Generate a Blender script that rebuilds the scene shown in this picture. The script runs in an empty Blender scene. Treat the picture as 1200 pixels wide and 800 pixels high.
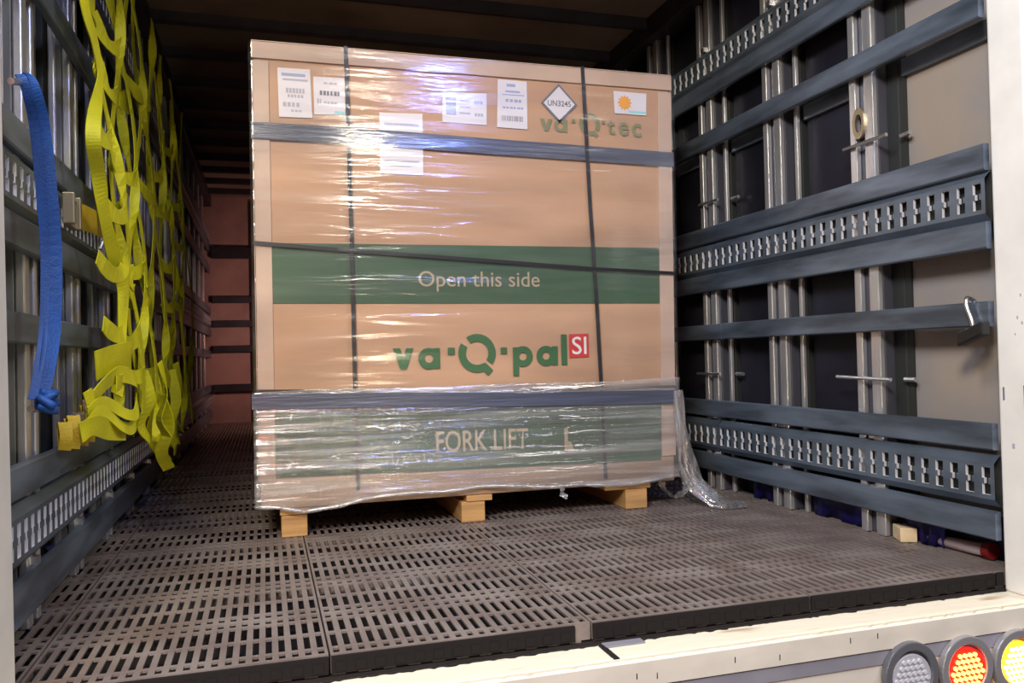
import bpy, bmesh, math, random
from mathutils import Vector, Matrix
random.seed(7)
S = bpy.context.scene
COL = S.collection

# ------------------------------------------------------------------ camera
yaw, pitch, roll = math.radians(16.811), math.radians(0.993), math.radians(-1.311)
F = Vector((math.sin(yaw)*math.cos(pitch), math.cos(yaw)*math.cos(pitch), math.sin(pitch)))
R = Vector((math.cos(yaw), -math.sin(yaw), 0)); U = R.cross(F)
R2 = math.cos(roll)*R + math.sin(roll)*U; U2 = -math.sin(roll)*R + math.cos(roll)*U
cam = bpy.data.objects.new('camera', bpy.data.cameras.new('camera')); COL.objects.link(cam)
cam.data.sensor_width = 36; cam.data.lens = 960.4/1200*36; cam.data.clip_start = 0.02
M = Matrix.Identity(4)
for i in range(3):
    M[i][0], M[i][1], M[i][2] = R2[i], U2[i], -F[i]
M[0][3], M[1][3], M[2][3] = -0.7329, -1.7963, 0.6276
cam.matrix_world = M
S.camera = cam

# ------------------------------------------------------------------ light
w = bpy.data.worlds.new('night'); S.world = w; w.use_nodes = True
bg = w.node_tree.nodes['Background']; bg.inputs[0].default_value = (0.22, 0.28, 0.42, 1); bg.inputs[1].default_value = 0.09

def area(name, loc, target, size, energy, color, size_y=None):
    l = bpy.data.lights.new(name, 'AREA'); l.energy = energy; l.color = color; l.size = size
    if size_y: l.shape = 'RECTANGLE'; l.size_y = size_y
    o = bpy.data.objects.new(name, l); COL.objects.link(o); o.location = loc
    o.rotation_euler = (Vector(target)-Vector(loc)).to_track_quat('-Z', 'Y').to_euler()
    return o
area('dock_lamp_left', (-1.75, -2.6, 2.75), (0.4, 1.0, 0.7), 0.7, 172, (1.0, 0.90, 0.77))
area('opening_fill', (-1.05, -0.75, 2.80), (0.3, 0.5, 0.4), 0.4, 30, (0.97, 0.97, 1.0))  # added fill, makes the walls brighter near the opening
area('left_wall_fill', (2.5, -1.9, 3.7), (-0.8, 0.8, 0.6), 1.2, 100, (1.0, 0.94, 0.86))  # added fill to brighten the net and left wall
area('dock_lamp_cool', (0.30, -4.0, 2.95), (0.0, 1.2, 1.2), 0.32, 24, (1.0, 0.92, 0.76))
area('dock_lamp_blue', (1.05, -4.0, 3.50), (0.2, 1.2, 1.4), 0.34, 54, (0.24, 0.34, 1.0))
area('low_headlamp', (0.36, -4.2, -0.24), (-0.2, 1.2, 0.5), 0.28, 17, (1.0, 0.86, 0.62))
area('blue_slat_fill', (-2.5, -1.9, 3.3), (1.2, 0.6, 1.6), 0.9, 62, (0.22, 0.46, 1.0))  # added blue fill, tints the slats of the right wall
area('brake_glow', (-1.15, -3.2, 0.35), (-0.9, 5.0, 0.5), 0.3, 7, (1.0, 0.26, 0.15))
area('back_wall_fill', (-0.1, 5.9, 1.0), (-1.0, 7.2, 0.8), 0.3, 8, (1.0, 0.52, 0.46))  # added unseen fill behind the carton, lights the far wall, no fixture
S.view_settings.view_transform = 'Standard'; S.view_settings.look = 'None'
S.view_settings.gamma = 1; S.view_settings.use_curve_mapping = False; S.view_settings.exposure = 0.0

# ------------------------------------------------------------------ materials
def mat(name, color, rough=0.5, metal=0.0, var=0.0, vscale=(6, 6, 6), bump=0.0, bscale=(40, 40, 40),
        color2=None, spec=0.5, lo=0.35, hi=0.65, rvar=0.0, emit=None, estr=0.0):
    m = bpy.data.materials.new(name); m.use_nodes = True
    N = m.node_tree.nodes; L = m.node_tree.links; b = N['Principled BSDF']
    b.inputs['Base Color'].default_value = (*color, 1); b.inputs['Roughness'].default_value = rough
    b.inputs['Metallic'].default_value = metal; b.inputs['Specular IOR Level'].default_value = spec
    if emit: b.inputs['Emission Color'].default_value = (*emit, 1); b.inputs['Emission Strength'].default_value = estr
    if var or color2 or bump or rvar:
        tc = N.new('ShaderNodeTexCoord')
    if var or color2 or rvar:
        mp = N.new('ShaderNodeMapping'); mp.inputs['Scale'].default_value = vscale
        nz = N.new('ShaderNodeTexNoise'); nz.inputs['Scale'].default_value = 1; nz.inputs['Detail'].default_value = 5
        L.new(tc.outputs['Object'], mp.inputs[0]); L.new(mp.outputs[0], nz.inputs['Vector'])
        cr = N.new('ShaderNodeValToRGB'); cr.color_ramp.elements[0].position = lo; cr.color_ramp.elements[1].position = hi
        c2 = color2 if color2 else tuple(c*(1-var) for c in color)
        cr.color_ramp.elements[0].color = (*c2, 1); cr.color_ramp.elements[1].color = (*color, 1)
        L.new(nz.outputs[0], cr.inputs[0]); L.new(cr.outputs[0], b.inputs['Base Color'])
        if rvar:
            mr = N.new('ShaderNodeMapRange'); mr.inputs[3].default_value = rough-rvar; mr.inputs[4].default_value = rough+rvar
            L.new(nz.outputs[0], mr.inputs[0]); L.new(mr.outputs[0], b.inputs['Roughness'])
    if bump:
        mp2 = N.new('ShaderNodeMapping'); mp2.inputs['Scale'].default_value = bscale
        n2 = N.new('ShaderNodeTexNoise'); n2.inputs['Scale'].default_value = 1; n2.inputs['Detail'].default_value = 4
        L.new(tc.outputs['Object'], mp2.inputs[0]); L.new(mp2.outputs[0], n2.inputs['Vector'])
        bp = N.new('ShaderNodeBump'); bp.inputs['Strength'].default_value = bump; bp.inputs['Distance'].default_value = 0.01
        L.new(n2.outputs[0], bp.inputs['Height']); L.new(bp.outputs[0], b.inputs['Normal'])
    return m

SLAT = mat('slat_metal', (0.225, 0.28, 0.35), 0.42, 0.6, 0.6, (9, 2.5, 16), 0.08, (60, 8, 60), rvar=0.14)
RAIL = mat('rail_metal', (0.21, 0.265, 0.33), 0.4, 0.6, 0.4, (9, 4, 14), rvar=0.1)
RIM = mat('slot_rim_metal', (0.78, 0.78, 0.80), 0.4, 0.25)
POST = mat('post_aluminium', (0.74, 0.73, 0.72), 0.34, 0.75, 0.25, (30, 30, 3), rvar=0.08)
WEB = mat('post_web_grey', (0.07, 0.07, 0.085), 0.5, 0.3)
POSTDARK = mat('post_gasket', (0.02, 0.022, 0.02), 0.6)
BEIGE = mat('panel_beige', (0.33, 0.27, 0.21), 0.55, 0.0, 0.5, (3, 2.2, 2.2), 0.1, (20, 20, 4), color2=(0.22, 0.22, 0.23))
CURTAIN = mat('curtain_dark', (0.018, 0.018, 0.028), 0.5, 0, 0.6, (4, 3, 3), 0.25, (7, 6, 2.5), spec=0.25)
GREYPAN = mat('panel_grey', (0.25, 0.25, 0.245), 0.45, 0, 0.6, (8, 6, 1.2), 0.1, (20, 8, 3))
BLUEHEM = mat('curtain_blue', (0.022, 0.018, 0.22), 0.5, 0, 0.75, (5, 5, 5))
TILE = mat('tile_plastic', (0.24, 0.20, 0.175), 0.45, 0, 0.45, (5, 5, 5), 0.15, (90, 90, 90), color2=(0.15, 0.112, 0.095))
SUBF = mat('subfloor', (0.010, 0.006, 0.005), 0.8, 0, 0.5)
CREAM = mat('cream_paint', (0.90, 0.87, 0.79), 0.42, 0, 0.14, (5, 5, 5), 0.05, (30, 30, 8))
SILL = mat('sill_paint', (0.88, 0.79, 0.60), 0.5, 0, 0.0, (5, 26, 26), 0.2, (12, 40, 40), color2=(0.50, 0.36, 0.22), lo=0.27, hi=0.40)
REAR = mat('rear_paint', (0.76, 0.70, 0.58), 0.5, 0, 0.2, (4, 4, 7), 0.05)
STRIPE = mat('rear_stripe', (0.27, 0.26, 0.29), 0.5, 0, 0.2)
BACKP = mat('back_panel', (0.52, 0.34, 0.29), 0.6, 0, 0.4, (2, 2, 2))
CEIL = mat('ceiling_panel', (0.32, 0.25, 0.19), 0.7, 0, 0.4, (2, 2, 2))
BEAM = mat('ceiling_beam', (0.05, 0.05, 0.06), 0.5, 0.3, 0.3)
CARD = mat('cardboard', (0.53, 0.31, 0.175), 0.62, 0, 0.12, (1.5, 3, 9), 0.04, (4, 4, 160))
GUARD = mat('edge_board', (0.56, 0.40, 0.29), 0.55, 0, 0.1, (6, 6, 6))
CARD2 = mat('cardboard_skirt', (0.40, 0.26, 0.155), 0.7, 0, 0.2, (3, 6, 20))
GREEN = mat('print_green', (0.042, 0.098, 0.042), 0.55, 0, 0.15, (4, 4, 8))
GREENL = mat('lettering_green', (0.035, 0.12, 0.035), 0.55)
GREENF = mat('lettering_green_faded', (0.22, 0.22, 0.11), 0.6)
TAN = mat('lettering_tan', (0.46, 0.36, 0.22), 0.6)
REDP = mat('print_red', (0.60, 0.035, 0.03), 0.5)
WHITEP = mat('print_white', (0.85, 0.80, 0.72), 0.5)
PAPER = mat('label_paper', (0.74, 0.70, 0.71), 0.5, 0, 0.05)
INK = mat('label_ink', (0.16, 0.16, 0.19), 0.6)
INKL = mat('label_ink_pale', (0.42, 0.42, 0.47), 0.6)
INKB = mat('label_ink_blue', (0.33, 0.38, 0.58), 0.6)
ORANGE = mat('print_orange', (0.85, 0.36, 0.04), 0.5)
CYAN = mat('print_cyan', (0.30, 0.66, 0.68), 0.5)
TAPE = mat('dark_tape', (0.085, 0.095, 0.135), 0.22, 0, 0.3, (2, 5, 40), 0.35, (6, 6, 110), spec=0.8)
BAND = mat('strapping_black', (0.014, 0.012, 0.012), 0.4)
WOOD = mat('pallet_wood', (0.58, 0.32, 0.11), 0.65, 0, 0.35, (4, 4, 40), 0.1, (8, 8, 60))
OFFCUT = mat('pale_wood', (0.82, 0.62, 0.36), 0.6, 0, 0.2, (5, 20, 20))
YELLOW = mat('webbing_yellow', (0.76, 0.73, 0.010), 0.6, 0, 0.3, (7, 7, 7), 0.15, (150, 150, 150))
YELLOW2 = mat('webbing_gold', (0.68, 0.47, 0.02), 0.6, 0, 0.3, (9, 9, 9), 0.15, (150, 150, 150))
BLUE = mat('webbing_blue', (0.010, 0.085, 0.36), 0.55, 0, 0.4, (20, 20, 5), 0.2, (200, 200, 200))
STEEL = mat('bright_steel', (0.72, 0.70, 0.66), 0.25, 0.95)
PIN = mat('pin_steel', (0.55, 0.55, 0.56), 0.35, 0.9)
GOLD = mat('passivated_zinc', (0.40, 0.34, 0.22), 0.35, 0.8)
BLACK = mat('black_rubber', (0.012, 0.012, 0.012), 0.4)
EDGE = mat('tile_edge_black', (0.014, 0.012, 0.011), 0.85, spec=0.15)
REDC = mat('red_plastic', (0.22, 0.012, 0.012), 0.35)
PINKT = mat('tube_pink', (0.42, 0.33, 0.31), 0.5)
CHROME = mat('lamp_bezel', (0.42, 0.40, 0.40), 0.3, 0.5)
BEZEL = mat('lamp_bezel_dark', (0.16, 0.16, 0.17), 0.3, 0.3)
LENSW = mat('lens_clear', (0.42, 0.42, 0.45), 0.18)
LEDW = mat('led_off', (0.75, 0.75, 0.78), 0.15, 0.2)
LENSR = mat('lens_red', (0.55, 0.02, 0.015), 0.2, emit=(1, 0.02, 0.01), estr=1.1)
LEDR = mat('led_red_lit', (0.9, 0.2, 0.05), 0.3, emit=(1.0, 0.30, 0.06), estr=7)
LENSA = mat('lens_amber', (0.8, 0.25, 0.02), 0.2, emit=(1, 0.30, 0.02), estr=3)
LEDA = mat('led_amber_lit', (1, 0.7, 0.2), 0.3, emit=(1.0, 0.72, 0.16), estr=12)

def film_mat(name, fmin, fmax, milk, sx, sz, bump, rough):
    m = bpy.data.materials.new(name); m.use_nodes = True
    N = m.node_tree.nodes; L = m.node_tree.links; N.clear()
    out = N.new('ShaderNodeOutputMaterial'); tr = N.new('ShaderNodeBsdfTransparent')
    gl = N.new('ShaderNodeBsdfGlossy'); gl.inputs['Roughness'].default_value = rough
    df = N.new('ShaderNodeBsdfDiffuse'); df.inputs[0].default_value = (0.80, 0.76, 0.70, 1)
    tc = N.new('ShaderNodeTexCoord')
    def noise(scale, detail=5, dist=0.0):
        mp = N.new('ShaderNodeMapping'); mp.inputs['Scale'].default_value = scale
        nz = N.new('ShaderNodeTexNoise'); nz.inputs['Scale'].default_value = 1; nz.inputs['Detail'].default_value = detail
        nz.inputs['Distortion'].default_value = dist
        L.new(tc.outputs['Object'], mp.inputs[0]); L.new(mp.outputs[0], nz.inputs['Vector']); return nz
    a = noise((sx, 1, sz), 4, 0.4); bmp = N.new('ShaderNodeBump'); bmp.inputs['Strength'].default_value = bump; bmp.inputs['Distance'].default_value = 0.012
    L.new(a.outputs[0], bmp.inputs['Height']); L.new(bmp.outputs[0], gl.inputs['Normal'])
    b = noise((sx*0.6, 1, sz*0.25), 3)
    mr = N.new('ShaderNodeMapRange'); mr.inputs[1].default_value = 0.38; mr.inputs[2].default_value = 0.68
    mr.inputs[3].default_value = fmin; mr.inputs[4].default_value = fmax
    L.new(b.outputs[0], mr.inputs[0])
    m1 = N.new('ShaderNodeMixShader'); L.new(mr.outputs[0], m1.inputs[0]); L.new(tr.outputs[0], m1.inputs[1]); L.new(gl.outputs[0], m1.inputs[2])
    c = noise((sx*1.2, 1, sz*0.8), 4)
    mr2 = N.new('ShaderNodeMapRange'); mr2.inputs[1].default_value = 0.45; mr2.inputs[2].default_value = 0.75
    mr2.inputs[3].default_value = milk*0.25; mr2.inputs[4].default_value = milk
    L.new(c.outputs[0], mr2.inputs[0])
    m2 = N.new('ShaderNodeMixShader'); L.new(mr2.outputs[0], m2.inputs[0]); L.new(m1.outputs[0], m2.inputs[1]); L.new(df.outputs[0], m2.inputs[2])
    L.new(m2.outputs[0], out.inputs[0])
    return m
FILM_LO = film_mat('film_heavy', 0.14, 0.50, 0.34, 1.7, 50, 1.0, 0.13)
FILM_UP = film_mat('film_thin', 0.03, 0.22, 0.05, 2.2, 24, 0.34, 0.14)
FILM_TAIL = film_mat('film_bunched', 0.25, 0.55, 0.30, 30, 6, 0.9, 0.2)

# ------------------------------------------------------------------ builders
class MB:
    def __init__(s): s.v = []; s.f = []
    def add(s, vs, fs):
        o = len(s.v); s.v += [tuple(v) for v in vs]; s.f += [tuple(i+o for i in f) for f in fs]; return s
    def box(s, x0, x1, y0, y1, z0, z1):
        return s.add([(x0,y0,z0),(x1,y0,z0),(x1,y1,z0),(x0,y1,z0),(x0,y0,z1),(x1,y0,z1),(x1,y1,z1),(x0,y1,z1)],
                     [(0,3,2,1),(4,5,6,7),(0,1,5,4),(1,2,6,5),(2,3,7,6),(3,0,4,7)])
    def prism(s, prof, axis, a, b):
        # prof: closed 2D profile; axis 'y': prof=(x,z)
        n = len(prof)
        def p(q, t):
            return (q[0], t, q[1]) if axis == 'y' else ((t, q[0], q[1]) if axis == 'x' else (q[0], q[1], t))
        vs = [p(q, a) for q in prof]+[p(q, b) for q in prof]
        fs = [(i, (i+1) % n, n+(i+1) % n, n+i) for i in range(n)]+[tuple(range(n-1, -1, -1)), tuple(range(n, 2*n))]
        return s.add(vs, fs)
    def tube(s, pts, r, n=8, cap=True):
        pts = [Vector(p) for p in pts]; rings = []
        rr = r if isinstance(r, (list, tuple)) else [r]*len(pts)
        ref = Vector((0, 0, 1))
        vs = []
        for i, p in enumerate(pts):
            d = (pts[min(i+1, len(pts)-1)]-pts[max(i-1, 0)]).normalized()
            a = d.cross(ref)
            if a.length < 0.1: a = d.cross(Vector((1, 0, 0)))
            a.normalize(); b = d.cross(a)
            for k in range(n):
                t = 2*math.pi*k/n; vs.append(p+rr[i]*(math.cos(t)*a+math.sin(t)*b))
        fs = []
        for i in range(len(pts)-1):
            for k in range(n):
                fs.append((i*n+k, i*n+(k+1) % n, (i+1)*n+(k+1) % n, (i+1)*n+k))
        if cap: fs += [tuple(range(n-1, -1, -1)), tuple(range((len(pts)-1)*n, len(pts)*n))]
        return s.add(vs, fs)
    def ribbon(s, pts, dirs, w, t=0.0028):
        pts = [Vector(p) for p in pts]; vs = []; n = len(pts)
        ws = w if isinstance(w, (list, tuple)) else [w]*n
        for i, p in enumerate(pts):
            d = (pts[min(i+1, n-1)]-pts[max(i-1, 0)]).normalized()
            a = Vector(dirs[i]) if isinstance(dirs, list) else Vector(dirs)
            a = (a-d*a.dot(d)); a.normalize(); nn = d.cross(a)
            h = ws[i]/2
            vs += [p-a*h-nn*t/2, p+a*h-nn*t/2, p+a*h+nn*t/2, p-a*h+nn*t/2]
        fs = []
        for i in range(n-1):
            for k in range(4): fs.append((i*4+k, i*4+(k+1) % 4, i*4+4+(k+1) % 4, i*4+4+k))
        fs += [(3, 2, 1, 0), (4*n-4, 4*n-3, 4*n-2, 4*n-1)]
        return s.add(vs, fs)
    def disc(s, c, r0, r1, y0, y1, n=28):
        # ring/disc around the y axis: front at y0 (towards viewer), r0 inner (0 = disc)
        cx, cz = c; vs = []; fs = []
        for y in (y0, y1):
            for r in ((r0, r1) if r0 > 0 else (r1,)):
                for k in range(n):
                    t = 2*math.pi*k/n; vs.append((cx+r*math.cos(t), y, cz+r*math.sin(t)))
        if r0 > 0:
            for k in range(n):
                j = (k+1) % n
                fs += [(k, j, n+j, n+k), (2*n+k, 3*n+k, 3*n+j, 2*n+j), (n+k, n+j, 3*n+j, 3*n+k), (k, 2*n+k, 2*n+j, j)]
        else:
            fs += [tuple(range(n)), tuple(range(2*n-1, n-1, -1))]
            for k in range(n):
                j = (k+1) % n; fs.append((k, n+k, n+j, j))
        return s.add(vs, fs)
    def build(s, name, m, parent=None, smooth=False, bevel=0.0, loc=None, seg=2):
        me = bpy.data.meshes.new(name)
        base = Vector((0, 0, 0))
        if parent is not None: base = wloc(parent)
        off = Vector(loc) if loc is not None else Vector((0, 0, 0))
        me.from_pydata([tuple(Vector(v)-(off if loc is not None else base)) for v in s.v], [], s.f)
        bm = bmesh.new(); bm.from_mesh(me); bmesh.ops.recalc_face_normals(bm, faces=bm.faces)
        if bevel:
            es = [e for e in bm.edges if len(e.link_faces) == 2 and e.calc_face_angle(0) > 0.6]
            bmesh.ops.bevel(bm, geom=es, offset=bevel, segments=seg, affect='EDGES', profile=0.5)
        bm.to_mesh(me); bm.free()
        if smooth:
            for p in me.polygons: p.use_smooth = True
        me.materials.append(m)
        o = bpy.data.objects.new(name, me); COL.objects.link(o)
        if parent is not None:
            o.parent = parent
        if loc is not None: o.location = off-base
        return o
def wloc(o):
    v = Vector((0, 0, 0))
    while o: v += o.location; o = o.parent
    return v
def thing(name, label, cat, loc=(0, 0, 0), group=None):
    o = bpy.data.objects.new(name, None); COL.objects.link(o); o.location = loc; o.empty_display_size = 0.1
    return tag(o, label, cat, group)
def tag(o, label, cat, group=None):
    o['label'] = label; o['category'] = cat
    if group: o['group'] = group
    return o
def structure(o): o['kind'] = 'structure'; return o
def copy_at(o, loc, parent):
    c = o.copy(); COL.objects.link(c); c.parent = parent; c.location = loc; return c
def lerp(a, b, t): return a+(b-a)*t
def interp(x, xs, ys):
    if x <= xs[0]: return ys[0]
    for i in range(1, len(xs)):
        if x <= xs[i]: return lerp(ys[i-1], ys[i], (x-xs[i-1])/(xs[i]-xs[i-1]))
    return ys[-1]
def spline(pts, n):
    # Catmull-Rom through pts, n samples per span
    P = [Vector(p) for p in pts]; P = [2*P[0]-P[1]]+P+[2*P[-1]-P[-2]]; out = []
    for i in range(1, len(P)-2):
        a, b, c, d = P[i-1:i+3]
        for k in range(n):
            t = k/n
            out.append(0.5*((2*b)+(c-a)*t+(2*a-5*b+4*c-d)*t*t+(3*b-a-3*c+d)*t**3))
    out.append(P[-2]); return out

LEN = 7.2; XR = 1.20; XL = -1.256; CZ = 2.35

# ------------------------------------------------------------------ floor of slotted tiles
floor = structure(MB().box(-1.40, 1.36, 0.0, LEN, -0.075, -0.046).build('floor', SUBF))
def tile_mesh(W=0.6, n=22):
    T = 0.6; g = 0.0022
    xs = [g]; p = (W-2*g)/n
    for i in range(n):
        xs += [g+i*p+p*0.25, g+i*p+p*0.75]
    xs.append(W-g)
    ys = [g]
    for a, b in ((.012, .040), (.053, .144), (.158, .248), (.261, .290), (.310, .339), (.352, .442), (.456, .547), (.560, .588)):
        ys += [a, b]
    ys.append(T-g)
    nx, ny = len(xs), len(ys); th = 0.005; v = []; f = []
    for y in ys:
        for x in xs: v.append((x, y, 0))
    low = {}
    def L(i, j):
        if (i, j) not in low: low[(i, j)] = len(v); v.append((xs[i], ys[j], -th))
        return low[(i, j)]
    hole = lambda i, j: 0 <= i < nx-1 and 0 <= j < ny-1 and i % 2 == 1 and j % 2 == 1
    for j in range(ny-1):
        for i in range(nx-1):
            a, b, c, d = j*nx+i, j*nx+i+1, (j+1)*nx+i+1, (j+1)*nx+i
            if not hole(i, j): f.append((a, b, c, d))
            else:
                A, B, C_, D_ = L(i, j), L(i+1, j), L(i+1, j+1), L(i, j+1)
                f += [(b, a, A, B), (c, b, B, C_), (d, c, C_, D_), (a, d, D_, A)]
    o = len(v)
    zb = -0.040
    v += [(g, g, 0), (W-g, g, 0), (W-g, T-g, 0), (g, T-g, 0), (g, g, zb), (W-g, g, zb), (W-g, T-g, zb), (g, T-g, zb)]
    f += [(o+1, o, o+4, o+5), (o+2, o+1, o+5, o+6), (o+3, o+2, o+6, o+7), (o, o+3, o+7, o+4)]
    mb = MB(); mb.add(v, f)
    for i in range(0, n, 2):                     # feet along front edge and hinge lugs
        x = g+i*p
        mb.box(x+.004, x+p*1.15, g, .012, -0.048, -0.040)
    for x in ((.09, .3, .51) if n > 10 else ()): mb.box(x-.012, x+.012, -.004, .004, -0.018, -0.006)
    return mb
tile0 = None
for j in range(12):
    for i in range(4):
        x = -1.211+0.6*i; y = 0.004+0.6*j
        if tile0 is None:
            tile0 = tile_mesh().build('floor_tile', TILE, floor); tile0.location = (x, y, 0)
        else: copy_at(tile0, (x, y, random.uniform(-.0012, 0)), floor)
half0 = None
for x in (-1.331, 1.190):
    for j in range(12):
        loc = (x, .004+.6*j, -.0006)
        if half0 is None:
            half0 = tile_mesh(.12, 4).build('floor_tile', TILE, floor); half0.location = loc
        else: copy_at(half0, loc, floor)
for i in range(4):
    x = -1.211+.6*i
    MB().box(x+.003, x+(.597 if i != 1 else .558), -.0015, .006, -.041, -.0035).build('tile_edging', EDGE, floor, bevel=.001)
    for q in range(14):
        xx = x+.012+q*.0425
        if i != 1 or q < 13: MB().box(xx, xx+.022, -.0032, -.0013, -.036, -.016).build('edge_rib', EDGE, floor)
MB().box(1.193, 1.218, -.0015, .006, -.041, -.0035).build('tile_edging', EDGE, floor, bevel=.001)
# ------------------------------------------------------------------ side walls
def rail_mb(y0, n, pitch, s, plane, zc):
    """tie rail with n figure-of-eight slots; s=+1: room is towards -x (right wall)"""
    mb = MB(); rim = MB(); hh = .050; d = .022; dr = .0095
    ys_rel = [0, .0135, .0205, .0345, .0415, pitch]
    zs = [-hh, -.038, -.008, .008, .038, hh]
    X0 = plane; X1 = plane+s*d
    solid_mid = lambda i, j: not ((j in (1, 3) and 1 <= i <= 3) or (j == 2 and i == 2))
    for k in range(n):
        yb = y0+k*pitch
        for j in range(5):
            for i in range(5):
                a, b, c, e = yb+ys_rel[i], yb+ys_rel[i+1], zc+zs[j], zc+zs[j+1]
                if solid_mid(i, j): mb.add([(X0, a, c), (X0, b, c), (X0, b, e), (X0, a, e)], [(0, 1, 2, 3)])
        # pressed hole walls
        ring = [(1, 1), (4, 1), (4, 2), (3, 2), (3, 3), (4, 3), (4, 4), (1, 4), (1, 3), (2, 3), (2, 2), (1, 2)]
        R_ = [(yb+ys_rel[i], zc+zs[j]) for i, j in ring]
        m = len(R_)
        rim.add([(X0, q[0], q[1]) for q in R_]+[(X0+s*dr, q[0], q[1]) for q in R_], [(q, (q+1) % m, m+(q+1) % m, m+q) for q in range(m)])
    ya, yb = y0, y0+n*pitch
    for sg in (1, -1):                            # sloping flanges above and below
        za, zb2 = zc+sg*hh, zc+sg*(hh+.022)
        mb.add([(X0, ya, za), (X0, yb, za), (X1, yb, zb2), (X1, ya, zb2)], [(0, 1, 2, 3)])
        mb.add([(X1, ya, zb2), (X1, yb, zb2), (X1+s*.012, yb, zb2), (X1+s*.012, ya, zb2)], [(0, 1, 2, 3)])
    back = MB().box(min(X1+s*.004, X1+s*.008), max(X1+s*.004, X1+s*.008), ya, yb, zc-hh-.018, zc+hh+.018)
    return mb, rim, back
SLATS = [(1.775, 1.85), (1.548, 1.622), (1.117, 1.192), (0.896, 0.973), (0.680, 0.750), (0.332, 0.406), (0.083, 0.162)]
RAILS = [1.918, 1.045, 0.246]
SEG = [(0.006, 1.40), (1.404, 3.3), (3.304, 5.2), (5.204, LEN-.002)]
POSTY = [0.476 + .512*k for k in range(13)]

def wall(side):
    s = 1 if side == 'right' else -1
    plane = XR if s > 0 else XL
    yo = 0.0 if s > 0 else -0.035
    X = lambda d: plane+s*d
    bx = lambda mb, d0, d1, y0, y1, z0, z1: mb.box(min(X(d0), X(d1)), max(X(d0), X(d1)), y0, y1, z0, z1)
    root = structure(bx(MB(), .118, .13, 0.0, LEN, -0.07, CZ).build('wall_'+side, CURTAIN))
    # panels between the posts
    for k in range(len(POSTY)+1):
        a = (POSTY[k-1]+.10+yo) if k else 0.0
        b = (POSTY[k]-.085+yo) if k < len(POSTY) else LEN
        if b <= a: continue
        m = (BEIGE if k == 0 else CURTAIN) if s > 0 else (GREYPAN if k < 3 else CURTAIN)
        mb = MB()
        n = 6; 
        for q in range(n):                        # slightly quilted sheet with depth
            pass
        bx(mb, .098, .112, a+.004, b-.004, .13, 2.22)
        mb.build('wall_panel', m, root, bevel=.004)
        if s > 0 and k < 4:
            bx(MB(), .080, .0975, a+.004, b-.004, 1.512, 1.570).build('panel_rail', RAIL, root, bevel=.003)
    # posts: two flanges, sunk web, gasket, edge strip
    p0 = []
    for k, y in enumerate(POSTY):
        y += yo
        for nm, a, b, d0, d1, m in (('post_flange', .068, .098, .026, .048, POST), ('post_web', -.014, .096, .0485, .10, WEB if s > 0 else GREYPAN),
                                    ('post_flange', -.016, .026, .026, .048, POST), ('post_gasket', -.070, -.016, .085, .118, POSTDARK),
                                    ('edge_strip', -.093, -.068, .052, .070, POST)):
            key = len(p0)
            if k == 0:
                if nm == 'edge_strip': a, b = -.086, -.068
                o = bx(MB(), d0, d1, y+a, y+b, 0.0, 2.24).build(nm, m, root, bevel=.004, loc=(plane, y, 0))
                if not (nm == 'edge_strip' and s > 0): p0.append(o)
                else: late = o
        if k:
            for o in p0:
                if s > 0 and o is p0[-1] and k == 1: continue
                copy_at(o, (plane, y, 0), root)
        elif s > 0:
            p0.append(late); late.location.y = POSTY[1]
            bx(MB(), .088, .118, y-.094, y-.064, 0.0, 2.24).build('post_gasket', POSTDARK, root)
    # slats, in lengths
    for z0, z1 in SLATS:
        if s < 0 and z0 < .1: z0, z1 = .055, .150
        for i, (a, b) in enumerate(SEG):
            jz = random.uniform(-.002, .002); jx = random.uniform(0, .003)
            mb = MB(); t = .022; c = .004
            prof = [(X(jx), z0+c), (X(jx+c), z0), (X(t), z0), (X(t), z1), (X(jx+c), z1), (X(jx), z1-c)]
            if z0 < .2: prof = [(X(jx), z0+c), (X(jx+c), z0), (X(t), z0), (X(t), z1), (X(jx+.016), z1), (X(jx), z1-.006)]
            mb.prism([(q[0], q[1]+jz) for q in prof], 'y', a, b)
            mb.build('slat', SLAT, root)
    for zc in RAILS:
        n = 26; pitch = .0556
        y = -.013 if s > 0 else -.03
        y = .0 if s > 0 else .0
        mb, rim, back = rail_mb(y+.004, n, pitch, s, plane+s*.001, zc); r0 = mb.build('tie_rail', RAIL, root); r1 = rim.build('slot_rim', RIM, r0); r1['kind'] = 'stuff'; r2 = back.build('backing_plate', POSTDARK, r0)
        for q in range(1, 5):
            nn = n if q < 4 else 24
            c_ = copy_at(r0, (0, q*(n*pitch+.004), 0), root); copy_at(r1, (0, 0, 0), c_); copy_at(r2, (0, 0, 0), c_)
        # small fixing clips beside the rails at every post
        for y in POSTY[:9]:
            for dz in (.088, -.088):
                bx(MB(), .010, .03, y+yo+.005, y+yo+.03, zc+dz-.010, zc+dz+.010).build('rail_clip', PIN, root)
    # head rail and foot hem
    bx(MB(), -.02, .12, .0, LEN, 2.24, CZ).build('head_rail', BEAM, root, bevel=.006)
    if s > 0: hem = [(.26, .43), (.53, .9), (1.05, 1.3)]
    else: hem = [(.555, .94), (1.07, 1.44), (1.6, 2.0)]
    for a, b in hem:
        mb = MB(); pts = []
        nseg = 10
        v = []; f = []
        for q in range(nseg+1):
            y = lerp(a, b, q/nseg); off = .07+.008*math.sin(q*2.1)
            for z in (.0, .06, .115):
                v.append((X(off+.01*math.sin(q*1.3+z*40)), y, z))
        for q in range(nseg):
            for r in range(2): f.append((q*3+r, q*3+3+r, q*3+4+r, q*3+1+r))
        mb.add(v, f)
        h = mb.build('curtain_hem', BLUEHEM, root, smooth=True); md = h.modifiers.new('t', 'SOLIDIFY'); md.thickness = .003
    return root, X
wall_right, XW = wall('right')
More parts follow.
